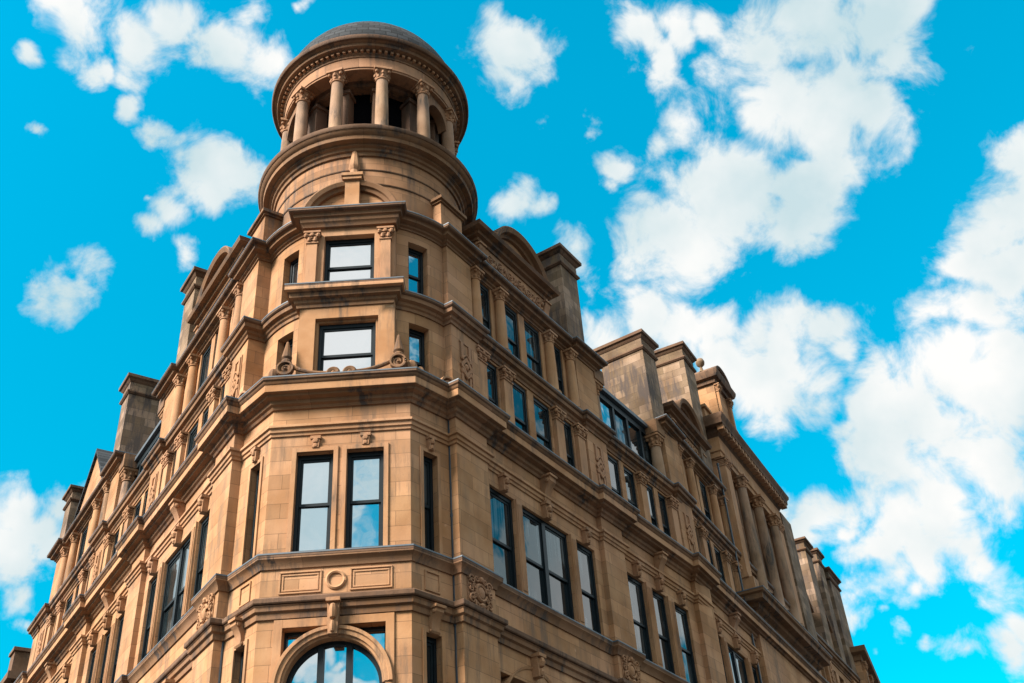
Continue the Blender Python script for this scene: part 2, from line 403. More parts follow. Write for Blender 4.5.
def obj(name, mb, m, parent):
    """mesh given in world coordinates; its origin goes to the foot of its bounds"""
    xs, ys, zs = zip(*mb.v); c = Vector(((min(xs)+max(xs))/2, (min(ys)+max(ys))/2, min(zs)))
    mb.v = [(x-c.x, y-c.y, z-c.z) for x, y, z in mb.v]
    return link(name, mb.data(name, m), c, 0, parent)
def thing(name, loc, label, cat, kind=None):
    o = bpy.data.objects.new(name, None); S.collection.objects.link(o); o.location = loc; o.empty_display_size = .5
    WL[o.name] = (Vector(loc), 0.)
    o['label'] = label; o['category'] = cat
    return o
PROTO = {}
def put(key, maker, F, s, d, h, parent):
    """a part (and its sub-parts) built once per key at the origin, then copied"""
    if key not in PROTO: PROTO[key] = [(n, mb.data(n, m)) for n, mb, m in maker()]
    p = F.map(s, d, h); rz = F.rz(s)
    top = None
    for n, me in PROTO[key]:
        if top is None: top = link(n, me, p, rz, parent)
        else: link(n, me, p, rz, top)
    return top

# ---------------------------------------------------------------- plan
OR = Vector((-1.10-.0839, 24.91+.0545)); OL = Vector((-7.26+.0829, 25.0+.0559))
FR = Frame(OR, 57.0); FL = Frame(OL, -56.0, -1)
F2 = Frame(FR.xy(14.45, 0), 62.3)                 # the right front bends away from its third pier on
CX = -4.13
FF = Frame((CX, 24.1), 0)
HW = 1.80
AX = Vector((-3.99, 27.3)); AR = 3.22             # turret axis and drum radius
AC = Arc(AX, AR)
B = thing('corner_building', (CX, 24.1, 0), 'ornate golden sandstone corner building with round domed turret and two long receding fronts', 'building')
pR, pL = FR.xy(0, -.27), FL.xy(0, -.27)
fR, fL = Vector((CX+HW, 24.1)), Vector((CX-HW, 24.1))
def seg_frame(p, q):
    f = Frame(p, math.degrees(atan2(q.y-p.y, q.x-p.x))); f.len = (q-p).length; return f
SR, SL = seg_frame(fR, pR), seg_frame(pL, fL)
P1, PI2, PI3 = (0, 1.45), (7.75, 9.1), (14.45, 15.75)
LEND = 25.6
rec = -.17
SIDE_R = [(0, 0), (1.45, 0), (1.45, rec), (7.75, rec), (7.75, 0), (9.1, 0), (9.1, rec), (14.45, rec), (14.45, 0)]
R2 = [(1.3, 0), (1.3, rec), (27.6, rec)]
SIDE_L = [(0, 0), (1.45, 0), (1.45, rec), (7.75, rec), (7.75, 0), (9.1, 0), (9.1, rec), (14.45, rec), (14.45, 0), (15.75, 0), (15.75, rec), (23.0, rec), (23.0, 0), (24.2, 0), (24.2, rec), (24.6, rec), (24.6, 0), (LEND, 0), (LEND, -6)]
def shift(pts, t): return [(s, d+t) for s, d in pts]
def path(mid, t=0., r2=R2, side_r=SIDE_R, side_l=SIDE_L, first=0.):
    a = [FL.xy(s if i else first, d) for i, (s, d) in enumerate(shift(side_l, t))][::-1]
    b = [FR.xy(s if i else first, d) for i, (s, d) in enumerate(shift(side_r, t))]
    c = [F2.xy(s, d) for s, d in shift(r2, t)]
    return a+mid+b+c
MID_B = [pL, fL, fR, pR]
# round corner bay of the two upper floors with its flat middle block
def hit(F, s, t):
    """where the return of pier 1 meets the drum circle"""
    d = t
    while (F.xy(s, d)-AX).length > AR and d > -2.5: d -= .005
    p = F.xy(s, d); return p, (atan2(p.y-AX.y, p.x-AX.x)+pi/2)*AR
BW = 1.34
def arc_pts(s0, s1, n=9, d=0.): return [AC.xy(s0+(s1-s0)*i/n, d) for i in range(n+1)]
aB = asin((BW-(CX-AX.x)*0)/AR)*AR
def mid_round(t, first, block=True):
    r, sr = hit(FR, first, t); l, sl = hit(FL, first, t)
    xl, xr = CX-BW, CX+BW
    s_l, s_r = asin((xl-AX.x)/AR)*AR, asin((xr-AX.x)/AR)*AR
    m = arc_pts(sl, s_l) + ([Vector((xl, 24.06)), Vector((xr, 24.06))] if block else []) + arc_pts(s_r, sr)
    return m, (sl, s_l, s_r, sr)

# ---------------------------------------------------------------- part makers (local: x along wall, -y out, z up)
def sash(w, h, cols=1, rail=.5, gl='glass'):
    def mk():
        f = MB(); t, dp = .085, .12
        f.box(F0, -w/2, -w/2+t, -dp, 0, 0, h); f.box(F0, w/2-t, w/2, -dp, 0, 0, h)
        f.box(F0, -w/2+t, w/2-t, -dp, 0, h-t*1.5, h); f.box(F0, -w/2+t, w/2-t, -dp, 0, 0, t)
        if cols == 2: f.box(F0, -.09, .09, -dp, .01, t, h-t*1.5)
        xs = [(-w/2+t, w/2-t)] if cols == 1 else [(-w/2+t, -.09), (.09, w/2-t)]
        g = MB(); hm = t+(h-2.5*t)*rail
        for a, b in xs:
            for lo, hi, d in ((hm-.04, h-t*1.5, -.035), (t, hm+.04, -.075)):     # upper sash stands in front of the lower
                f.box(F0, a+.004, a+.06, d-.035, d, lo, hi); f.box(F0, b-.06, b-.004, d-.035, d, lo, hi)
                f.box(F0, a+.06, b-.06, d-.035, d, lo, lo+.08); f.box(F0, a+.06, b-.06, d-.035, d, hi-.07, hi)
                tl = random.uniform(-.005, .005); tv = random.uniform(-.006, .006)
                k = [[F0.map(a+.05, d-e+tl, lo+.07), F0.map(b-.05, d-e-tl, lo+.07), F0.map(b-.05, d-e-tl+tv, hi-.06), F0.map(a+.05, d-e+tl+tv, hi-.06)] for e in (.018, .026)]
                g.face(k[0]); g.face(k[1])
                for i in range(4): g.face([k[0][i], k[0][(i+1) % 4], k[1][(i+1) % 4], k[1][i]])
        return [('sash_window', f, 'frame'), ('pane', g, gl)]
    return mk
def window(F, s0, s1, h0, h1, d, parent=B, cols=1, rail=.5, gl='glass'):
    w, h = s1-s0, h1-h0
    return put(('sash', round(w, 3), round(h, 3), cols, rail, gl), sash(w, h, cols, rail, gl), F, (s0+s1)/2, d, h0, parent)
def pilaster(w, h, dp=.16, fluted=False):
    def mk():
        m = MB(); ch = .42
        m.box(F0, -w/2-.05, w/2+.05, 0, dp+.05, 0, .10); m.box(F0, -w/2-.025, w/2+.025, 0, dp+.025, .10, .19)
        m.box(F0, -w/2, w/2, 0, dp, .19, h-ch)
        if fluted:
            k = 4
            for i in range(k):
                x = -w/2+w*(i+.5)/k; m.box(F0, x-.022, x+.022, dp, dp+.022, .30, h-ch-.12)
        c = MB()
        c.box(F0, -w/2-.03, w/2+.03, 0, dp+.03, h-ch, h-ch+.05)
        for i in range(4):
            z0 = h-ch+.05+i*.07; e = .0+.028*i
            c.box(F0, -w/2+.01-e*.6, w/2-.01+e*.6, 0, dp-.01+e, z0, z0+.07)
        for x in (-w/2-.03, w/2+.03):
            c.ball((x, -dp-.05, h-.15), .075, .075, .085)
            c.ball((x*.5, -dp-.03, h-.28), .06, .06, .1)
        c.ball((0, -dp-.07, h-.12), .07, .05, .08)
        c.box(F0, -w/2-.10, w/2+.10, 0, dp+.11, h-.07, h)
        return [('pilaster', m, 'smooth'), ('capital', c, 'carved')]
    return mk
def column(r, h, m1='smooth'):
    def mk():
        ch = r*2.2
        pr = [(0, 0), (r*1.45, 0), (r*1.45, r*.35), (r*1.25, r*.4), (r*1.33, r*.6), (r*1.1, r*.8), (r, r)]
        for i in range(9): t = i/8; pr.append((r*(1-.16*t**1.8), r+(h-ch-r)*t))
        m = MB().lathe((0, 0, 0), pr, 18)
        z = h-ch; rr = r*.84
        c = MB().lathe((0, 0, 0), [(rr, z), (rr*1.18, z+.02), (rr*1.18, z+.06), (rr*.98, z+.08), (rr*1.06, z+ch*.4), (rr*1.30, z+ch*.7), (rr*1.5, z+ch*.8), (0, z+ch*.8)], 16)
        for i in range(4):
            a = pi/4+pi/2*i
            c.ball((cos(a)*rr*1.5, sin(a)*rr*1.5, z+ch*.68), rr*.36, rr*.36, rr*.42)
            a += pi/4; c.ball((cos(a)*rr*1.25, sin(a)*rr*1.25, z+ch*.55), rr*.3, rr*.3, rr*.45)
        for i in range(8):
            a = pi/4*i; c.ball((cos(a)*rr*1.05, sin(a)*rr*1.05, z+ch*.3), rr*.28, rr*.28, rr*.4)
        c.box(F0, -rr*1.55, rr*1.55, -rr*1.55, rr*1.55, z+ch*.8, h)
        return [('column', m, m1), ('capital', c, 'carved')]
    return mk
def keystone(w=.26, h=.42, d=.18):
    def mk():
        m = MB(); pts = [(-w*.36, 0), (w*.36, 0), (w*.5, h), (-w*.5, h)]
        m.prism(F0, pts, 0, d*.7)
        m.box(F0, -w*.56, w*.56, 0, d, h-.09, h); m.ball((0, -d*.7, h*.62), w*.36, d*.5, h*.26); m.ball((0, -d*.62, h*.2), w*.26, d*.4, h*.2)
        return [('keystone', m, 'carved')]
    return mk
def bracket(w=.30, h=.75, d=.34):
    """scrolled console"""
    def mk():
        m = MB(); pr = [(0, 0), (d*.28, .02), (d*.40, h*.12), (d*.36, h*.3), (d*.45, h*.5), (d*.72, h*.72), (d, h*.84), (d, h), (0, h)]
        for s in (-w/2, w/2): m.face([F0.map(s, a, b) for a, b in pr])
        for a, b in zip(pr, pr[1:]): m.face([F0.map(-w/2, *a), F0.map(w/2, *a), F0.map(w/2, *b), F0.map(-w/2, *b)])
        for s in (-w/2-.015, w/2+.015): m.ball((s, -d*.72, h*.86), .03, d*.22, d*.22); m.ball((s, -d*.24, h*.12), .025, d*.16, d*.16)
        m.box(F0, -w/2-.04, w/2+.04, 0, d+.05, h, h+.07)
        return [('bracket', m, 'carved')]
    return mk
def scroll(m, cx, cz, r, turns, y, t, a0=0., sgn=1, n=26):
    pts = []
    for i in range(n+1):
        k = i/n; a = a0+sgn*2*pi*turns*k; q = r*(1-.86*k); pts.append((cx+q*cos(a), y, cz+q*sin(a)))
    m.tube(pts, t, 5, t*.6); m.ball((cx, y-.01, cz), r*.22, t*1.4, r*.22, 6)
def cartouche(w=1.0, h=.86):
    def mk():
        m = MB(); m.box(F0, -w/2, w/2, 0, .03, 0, h)
        m.ring(F0, 0, h*.5, [(w*.17, .03), (w*.17, .10), (w*.215, .12), (w*.25, .08), (w*.25, .03)], 0, 2*pi, 20)
        m.ball((0, -.05, h*.5), w*.16, .09, h*.2, 10)
        rs = random.Random(4)
        for sx in (-1, 1):
            for (x, z, r, a, g) in ((.36, .80, .13, 0, 1), (.36, .22, .13, 2, -1), (.42, .52, .10, 1, 1), (.17, .90, .09, 3, 1), (.17, .10, .09, 1, -1), (.27, .66, .07, 4, 1), (.27, .34, .07, 2, -1)):
                scroll(m, sx*x*w, z*h, r*w, 1.4, -.07, .03, a if sx > 0 else pi-a, g*sx)
            for k in range(7):
                m.ball((sx*w*rs.uniform(.1, .46), -.05, h*rs.uniform(.05, .95)), .05, .05, .06, 6)
        m.ball((0, -.08, h*.9), .09, .08, .09); m.ball((0, -.08, h*.1), .1, .08, .08)
        return [('carved_panel', m, 'carved')]
    return mk
def strapwork(w=.62, h=1.45):
    def mk():
        m = MB(); t = .05
        for x in (-w*.28, w*.28):
            m.box(F0, x-.06, x+.06, 0, t, h*.62, h); m.box(F0, x-.05, x+.05, 0, t*.8, 0, h*.28)
            m.ball((x, -.03, h*.33), .09, .05, .1); m.ball((x, -.03, h*.64), .08, .05, .09)
        m.box(F0, -w*.5, -w*.5+.04, 0, .03, -.05, h+.05) if x < 0 else m.box(F0, w*.5-.04, w*.5, 0, .03, -.05, h+.05)
        c = (0, h*.46)
        o = [(0, -.36), (.30, 0), (0, .36), (-.30, 0)]; i_ = [(0, -.2), (.16, 0), (0, .2), (-.16, 0)]
        for k in range(4):
            a, b, e, f = o[k], o[(k+1) % 4], i_[(k+1) % 4], i_[k]
            m.prism(F0, [(c[0]+p[0], c[1]+p[1]) for p in (a, b, e, f)], 0, t*1.25)
        m.box(F0, -w*.5+.04, w*.5-.04, 0, .03, h, h+.05); m.ball((0, -.04, c[1]), .1, .05, .12)
        m.tube([(-w*.28, -.03, h*.64), (0, -.05, h*.74), (w*.28, -.03, h*.64)], .04); m.tube([(-w*.28, -.03, h*.32), (0, -.05, h*.2), (w*.28, -.03, h*.32)], .04)
        return [('strapwork_panel', m, 'carved')]
    return mk
def frieze_panel(w, h):
    def mk():
        m = MB(); rs = random.Random(9); n = max(2, int(w/.55))
        for i in range(n):
            x = -w/2+w*(i+.5)/n; g = 1 if i % 2 else -1
            scroll(m, x, h*.5, h*.38, 1.5, -.06, .035, 1.2*g, g)
            m.ball((x+w/n*.5, -.05, h*(.5+.2*g)), .07, .06, .11, 6); m.ball((x+w/n*.4, -.04, h*(.5-.25*g)), .09, .05, .06, 6)
        return [('carved_frieze', m, 'carved')]
    return mk

# ---------------------------------------------------------------- walls and mouldings
def wall(*parts, name='wall', m='ashlar'):
    mb = MB()
    for p in parts: p(mb)
    return obj(name, mb, m, B)
H_LO, H_SILL, H_STR, H_CORN, H_C, H_D = 12.22, 13.38, 17.0, 18.3, 21.45, 24.25
tC, tD = -.15, -.25

def moulding(name, pts, prof, m='cornice', flash=None, closed=False):
    o = obj(name, MB().sweep(pts, prof, closed), m, B)
    if flash:
        out, h = flash
        obj('weathered_fillet', MB().sweep(pts, [(out-.10, h-.14), (out-.03, h-.135), (out+.006, h-.10), (out+.007, h-.03), (out-.14, h+.004)], closed), 'soot_shade', o)
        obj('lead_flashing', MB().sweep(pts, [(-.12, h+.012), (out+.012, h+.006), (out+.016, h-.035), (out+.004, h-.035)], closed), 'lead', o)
    return o
pB = path(MID_B)
pBB = pB
moulding('string_course', pBB, [(-.05, 11.72), (.05, 11.72), (.06, 11.86), (.12, 11.90), (.13, 12.0), (.16, 12.03), (-.05, 12.05)])
moulding('string_course', pBB, [(-.05, 12.052), (.19, 12.052), (.21, 12.08), (.21, 12.18), (.16, 12.22), (-.05, 12.27)], 'soot_shade')
moulding('sill_band', pBB, [(-.05, 12.98), (.04, 12.98), (.06, 13.08), (.12, 13.16), (.16, 13.2), (.16, 13.33), (-.05, 13.385)], 'cornice', (.16, 13.345))
moulding('string_course', pBB, [(-.05, 16.70), (.04, 16.70), (.05, 16.78), (.09, 16.80), (.10, 16.9), (.15, 16.92), (.15, 16.99), (-.05, 17.03)], 'smooth')
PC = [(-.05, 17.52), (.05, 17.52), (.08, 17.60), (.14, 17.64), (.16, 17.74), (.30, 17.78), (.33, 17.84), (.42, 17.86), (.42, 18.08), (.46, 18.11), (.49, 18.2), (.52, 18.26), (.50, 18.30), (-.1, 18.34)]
mc_ = moulding('main_cornice', pBB, PC, 'cornice', (.51, 18.30))  # bed and soffit shade put into the colour, darker than the wall
obj('corona', MB().sweep(pBB, [(.38, 17.87), (.426, 17.87), (.426, 18.075), (.38, 18.08)]), 'smooth', mc_)  # light face band, sets off the painted shade around it
mC, (cl0, cl1, cr0, cr1) = mid_round(tC, .15)
mCb, _ = mid_round(tC, .15, False)
pC = path(mC, tC, first=.15)
mD, (dl0, dl1, dr0, dr1) = mid_round(tD, .2)
pD_ = path(mD, tD, first=.2)
PS = [(-.05, 20.88), (.04, 20.88), (.05, 20.98), (.10, 21.02), (.12, 21.1), (.22, 21.14), (.24, 21.3), (.29, 21.36), (.29, 21.40), (-.15, 21.46)]
moulding('upper_string_course', pC, PS, 'cornice', (.29, 21.41))
blk = [Vector((CX-BW+.02, 24.5)), Vector((CX-BW+.02, 24.05)), Vector((CX+BW-.02, 24.05)), Vector((CX+BW-.02, 24.5))]
moulding('projecting_sill', blk, [(-.03, 21.0), (.05, 21.0), (.08, 21.13), (.20, 21.17), (.22, 21.28), (.36, 21.32), (.36, 21.47), (.34, 21.53), (-.1, 21.56)], 'smooth', (.355, 21.535))
# top cornice stops at the dormer bays: left bays 2 and 4, right bay 2
PT = [(-.05, 23.97), (.04, 23.97), (.05, 24.03), (.11, 24.06), (.12, 24.13), (.26, 24.17), (.28, 24.28), (.38, 24.32), (.40, 24.42), (-.15, 24.48)]
def sub_path(F, pts, rev=False):
    a = [F.xy(s, d) for s, d in pts]; return a[::-1] if rev else a
sl1 = [(.2, tD), (1.45, tD), (1.45, rec+tD), (7.75, rec+tD), (7.75, tD), (9.1, tD), (9.1, -1.2)]
pTop = sub_path(FL, sl1, True)+mD+sub_path(FR, sl1)
moulding('top_cornice', pTop, PT, 'cornice', (.40, 24.43))
moulding('top_cornice', sub_path(FL, [(14.45, -1.2), (14.45, tD), (15.75, tD), (15.75, rec+tD), (23.0, rec+tD), (23.0, tD), (24.2, tD), (24.2, -1.2)], True), PT, 'cornice', (.40, 24.43))
moulding('top_cornice', [FR.xy(14.45, -1.2), FR.xy(14.45, tD)]+[F2.xy(s, d) for s, d in ((1.3, tD), (1.3, rec+tD), (7.0, rec+tD))], PT, 'cornice', (.40, 24.43))

def pier(F, s0, s1, top=24.25, carved=True, d0=-.9):
    """pier of three setbacks with its carved panels"""
    w = MB(); w.box(F, s0, s1, d0, 0, 0, 17.6); 
    a = .15 if s0 == 0 else .0; b = .2 if s0 == 0 else .0
    w.box(F, s0+a, s1, d0, tC, 17.6, 21.0); w.box(F, s0+b, s1, d0-.1, tD, 21.0, top)
    o = obj('pier', w, 'ashlar', B)
    if carved:
        c = (s0+s1)/2
        put('cartouche', cartouche(), F, c, 0, 12.22, B)
        put('strap', strapwork(.66, 1.5), F, c+a/2, tC, 18.95, B)
    return o
for F in (FR, FL):
    pier(F, *P1); pier(F, *PI2); pier(F, *PI3, top=24.25)
pier(FL, 23.0, 24.2); pier(FL, 24.6, LEND, top=21.4, carved=False, d0=-6)

def surround(F, s0, s1, h0, h1, d, t=.13, parent=B):
    m = MB()
    for k, (a, e) in enumerate(((t, .04),)):
        m.box(F, s0-a, s0-.004*k, d-.02, d+e, h0, h1+a); m.box(F, s1+.004*k, s1+a, d-.02, d+e, h0, h1+a); m.box(F, s0-.004*k, s1+.004*k, d-.02, d+e-.002, h1+.004*k, h1+a-.002)
    return obj('window_surround', m, 'smooth', parent)
def b_floor(F, s0, s1, ops, mid=True):
    """piano nobile: windows between fluted mullions, keystones, a console over the middle"""
    o3 = [(a, b, 13.38, 16.25) for a, b in ops]
    obj('wall', MB().panel(F, s0, s1, 11.0, 17.7, rec, o3, .36), 'ashlar', B)
    for a, b in ops:
        wide = b-a > 1.8
        window(F, a, b, 13.38, 16.25, rec-.09, cols=2 if wide else 1, rail=.47)
        put(('key', wide), keystone(.30 if not wide else .36, .5, .24), F, (a+b)/2, rec, 16.22, B)
    for (a, b), (c, e) in zip(ops, ops[1:]):
        put(('mull', round(c-b, 2)), pilaster_plain(c-b, 2.87), F, (b+c)/2, rec, 13.385, B)
    if mid:
        c = (s0+s1)/2
        put('cons', bracket(.34, .95, .36), F, c, rec, 16.6, B)
def pilaster_plain(w, h):
    def mk():
        m = MB(); m.box(F0, -w/2+.02, w/2-.02, 0, .07, 0, h)
        for i in range(4):
            x = -w/2+.05+(w-.10)*(i+.5)/4; m.box(F0, x-.018, x+.018, .07, .095, .12, h-.15)
        return [('mullion', m, 'smooth')]
    return mk
def upper(F, s0, s1, ops, pil, mul, h0, h1, d, round_=False, top=None):
    o4 = [(a, b, h0, h1) for a, b in ops]
    obj('wall', MB().panel(F, s0, s1, h0-.12, top or h1+.55, d, o4, .34), 'ashlar' if not round_ else 'smooth', B)
    for a, b in ops: window(F, a, b, h0, h1, d-.05, rail=.48)
    for c in pil:
        if round_: put(('col', h1-h0), column(.19, h1-h0+.0), F, c, d+.12, h0, B)
        else: put(('pil', h1-h0), pilaster(.46, h1-h0, .14), F, c, d, h0, B)
OPB1 = [(1.72, 2.92), (3.24, 5.86), (6.18, 7.38)]
OPB2 = [(9.42, 10.6), (11.0, 12.15), (12.62, 13.85)]
OPC1 = [(2.0, 2.75), (3.42, 4.38), (4.74, 5.72), (6.40, 7.10)]
PILC1 = [1.72, 3.085, 6.06, 7.42]
OPC2 = [(9.4, 10.25), (10.58, 11.4), (12.05, 12.85), (13.18, 13.85)]
PILC2 = [11.72, 14.14]
hC0, hC1, hD0, hD1 = 18.34, 20.80, 21.44, 23.95
def side(F):
    b_floor(F, 1.45, 7.75, OPB1); b_floor(F, 9.1, 14.45, OPB2)
    upper(F, 1.45, 7.75, OPC1, PILC1, [], hC0, hC1, rec+tC); upper(F, 9.1, 14.45, OPC2, PILC2, [], hC0, hC1, rec+tC)
    upper(F, 1.45, 7.75, OPC1, PILC1, [], hD0, hD1, rec+tD, True)
side(FR); side(FL)
# left bays 3 and 4
sh = lambda L_, k: [(a+k, b+k) if isinstance(a, float) else a for a, b in L_]
def shl(L_, k, f=1.): return [(1.45+(a-1.45)*f+k, 1.45+(b-1.45)*f+k) for a, b in L_]
k3 = 15.75-1.45; f3 = 7.2/6.3
b_floor(FL, 15.75, 23.0, shl(OPB1, k3, f3)); upper(FL, 15.75, 23.0, shl(OPC1, k3, f3), [1.45+(c-1.45)*f3+k3 for c in PILC1], [], hC0, hC1, rec+tC)
upper(FL, 15.75, 23.0, shl(OPC1, k3, f3), [1.45+(c-1.45)*f3+k3 for c in PILC1], [], hD0, hD1, rec+tD, True)
obj('wall', MB().box(FL, 24.2, 24.6, -1, rec, 11.8, 21.0), 'ashlar', B)
# right bay 3 in the bent frame
k3 = 1.3-1.45; f3 = 5.9/6.3
b_floor(F2, 1.3, 7.2, shl(OPB1, k3, f3)); 
for hh, rr, dd in ((( hC0, hC1), False, rec+tC), ((hD0, hD1), True, rec+tD)):
    upper(F2, 1.3, 7.2, shl(OPC1, k3, f3), [1.45+(c-1.45)*f3+k3 for c in PILC1], [], *hh, dd, rr)
# arcade floor below the string course
def a_floor(F, s0, s1):
    w = s1-s0; a0, a1, b0, b1 = s0+.3, s0+.3+w*.5, s0+w*.62+.2, s1-.3
    obj('wall', MB().panel(F, s0, s1, 0, 11.0, rec-.002, [(a0, a1, 7.2, 10.999), (b0, b1, 7.2, 10.999)], .5), 'ashlar', B)
    obj('wall', MB().panel(F, s0, s1, 11.002, 11.8, rec-.003, [(a0, a1, 11.002, 11.55), (b0, b1, 11.002, 11.55)], .5), 'ashlar', B)
    R_ = (a1-a0)/2-.12; c = (a0+a1)/2
    obj('archivolt', MB().ring(F, c, 11.35-R_, [(R_, rec-.3), (R_, rec-.05), (R_+.05, rec-.02), (R_+.05, rec+.02), (R_+.12, rec+.05), (R_+.12, rec-.3)], 0, pi, 28), 'smooth', B)
    put('akey', keystone(.3, .6, .3), F, c, rec, 11.2, B)
    window(F, a0, a1, 7.2, 11.55, rec-.40, cols=2); window(F, b0, b1, 7.2, 11.55, rec-.40)
    put(('akey2'), keystone(.26, .45, .22), F, (b0+b1)/2, rec, 11.35, B)
for F in (FR, FL): a_floor(F, 1.45, 7.75); a_floor(F, 9.1, 14.45)
a_floor(FL, 15.75, 23.0); a_floor(F2, 1.3, 7.2)
obj('wall', MB().panel(FL, 24.2, 24.6, 0, 11.8, rec), 'ashlar', B)

# ---------------------------------------------------------------- the corner bay
wall(lambda m: m.panel(FF, -HW, HW, 11.8, 17.7, 0, [(-1.12, -.17, 13.39, 16.2), (.17, 1.12, 13.39, 16.2)], .34))
for a, b in ((-1.12, -.17), (.17, 1.12)):
    window(FF, a, b, 13.39, 16.2, -.16, rail=.5, gl='mirror'); put('fkey', keystone(.24, .34, .09), FF, (a+b)/2, 0, 16.3, B)
    surround(FF, a, b, 13.39, 16.2, 0, .12)
obj('wall', MB().panel(FF, -HW, HW, 0, 11.8, 0, [(-1.20, 1.20, 7.6, 11.5)], .5), 'ashlar', B)
# arch in its rectangular frame
R_, AH = 1.12, 10.1
surround(FF, -1.2, 1.2, 7.6, 11.5, 0, .2)
obj('archivolt', MB().ring(FF, 0, AH, [(R_, -.35), (R_, -.02), (R_+.05, .0), (R_+.06, .06), (R_+.15, .07), (R_+.17, .11), (R_+.25, .11), (R_+.26, -.35)], 0, pi, 40), 'smooth', B)
put('archkey', keystone(.30, .85, .30), FF, 0, .02, 11.22, B)
fr = MB(); fr.ring(FF, 0, AH, [(R_-.09, -.36), (R_-.09, -.26), (R_, -.26), (R_, -.36)], 0, pi, 32)
for x in (-.33, .33): fr.box(FF, x-.07, x+.07, -.37, -.24, 7.6, AH+sqrt((R_-.05)**2-.33**2))
fr.box(FF, -R_, R_, -.36, -.26, AH-.75, AH-.66)
fr.box(FF, -1.2, -1.14, -.36, -.26, 7.6, 11.5); fr.box(FF, 1.14, 1.2, -.36, -.26, 7.6, 11.5); fr.box(FF, -1.14, 1.14, -.36, -.26, 11.44, 11.5)
w_ = obj('arched_window', fr, 'frame', B)
for a, b in ((-1.19, -.33), (-.33, .33), (.33, 1.19)):
    t1 = random.uniform(-.015, .015)
    obj('pane', MB().prism(FF, [(a, 7.65), (b, 7.65), (b, 11.47), (a, 11.47)], -.335+t1, -.325+t1), 'mirror', w_)
# panels and roundel under the sill
for a, b in ((-1.35, -.34), (.34, 1.35)):
    m = MB()
    for k in (0, .07):
        t = .035
        m.box(FF, a+k, b-k, -.01, .035-k*.2, 12.90-k-t, 12.90-k); m.box(FF, a+k, b-k, -.01, .03-k*.2, 12.34+k, 12.34+k+t)
        m.box(FF, a+k, a+k+t, -.01, .03-k*.2, 12.34+k+t, 12.90-k-t); m.box(FF, b-k-t, b-k, -.01, .03-k*.2, 12.34+k+t, 12.90-k-t)
    obj('moulded_panel', m, 'smooth', B)
obj('roundel', MB().ring(FF, 0, 12.63, [(.17, -.02), (.17, .04), (.21, .06), (.25, .03), (.25, -.02)], 0, 2*pi, 28), 'smooth', B)
for F, sgn in ((SR, 1), (SL, -1)):
    n = F.len; a, b = (.42, .92) if sgn > 0 else (n-.92, n-.42)
    wall(lambda m: m.panel(F, 0, n, 11.8, 17.7, 0, [(a, b, 13.39, 16.2)], .34))
    wall(lambda m: m.panel(F, 0, n, 0, 11.8, 0, [(a, b, 7.6, 11.3)], .34))
    window(F, a, b, 13.39, 16.2, -.16); window(F, a, b, 7.6, 11.3, -.16)
    surround(F, a, b, 13.39, 16.2, 0, .10); surround(F, a, b, 7.6, 11.3, 0, .10)
    put('skey', keystone(.22, .40, .16), F, (a+b)/2, 0, 16.28, B)
    put('scons', bracket(.26, .6, .26), F, (a+b)/2, .0, 11.28, B)
    m = MB(); a2, b2 = a+.0, b+.0
    m.box(F, a2, b2, -.01, .035, 12.84, 12.88); m.box(F, a2, b2, -.01, .035, 12.36, 12.4); m.box(F, a2, a2+.04, -.01, .035, 12.4, 12.84); m.box(F, b2-.04, b2, -.01, .035, 12.4, 12.84)
    obj('moulded_panel', m, 'smooth', B)
# bits of wall behind the pier returns
# floors C and D of the corner: round sides + flat middle block
for (l0, l1, r0, r1, h0, h1, z0, z1) in ((cl0, cl1, cr0, cr1, hC0, 20.5, 17.6, 21.0), (dl0, dl1, dr0, dr1, hD0+.06, 23.56, 21.0, 24.3)):
    for a, b, sg in ((l0-.3, l1, -1), (r0, r1+.3, 1)):
        w0 = (1.62+ .06, 2.34) if sg > 0 else (-2.42, -1.76)
        obj('wall', MB().panel(AC, a, b, z0, z1, 0, [(w0[0], w0[1], h0, h1)], .34, .15), 'ashlar', B)
        window(AC, w0[0]+.02, w0[1]-.02, h0, h1, -.24, gl='mirror')
Fb = Frame((CX+.05, 24.06), 0)
def block(h0, h1, op, z0, z1):
    m = MB().panel(Fb, -BW, BW, z0, z1, 0, [(*op, h0, h1)], .42)
    for s in (-BW, BW): m.q(Fb, [(s, 0, z0), (s, -.6, z0), (s, -.6, z1), (s, 0, z1)])
    obj('wall', m, 'smooth', B)
block(hC0, 20.5, (-.88, .88), 17.6, 21.02)
window(Fb, -.80, .80, hC0, 20.42, -.22, rail=.5, gl='mirror')
m = MB(); m.box(Fb, -.88, -.80, -.42, -.12, hC0, 20.5); m.box(Fb, .80, .88, -.42, -.12, hC0, 20.5); m.box(Fb, -.80, .80, -.42, -.12, 20.42, 20.5); obj('window_surround', m, 'smooth', B)
block(21.5, 23.58, (-.74, .74), 21.02, 24.3)
window(Fb, -.74, .74, 21.5, 23.58, -.20, rail=.5, gl='mirror')
for x in (-1.08, 1.08): put('cpil', pilaster(.30, 2.1, .12), Fb, x, 0, 21.54, B)
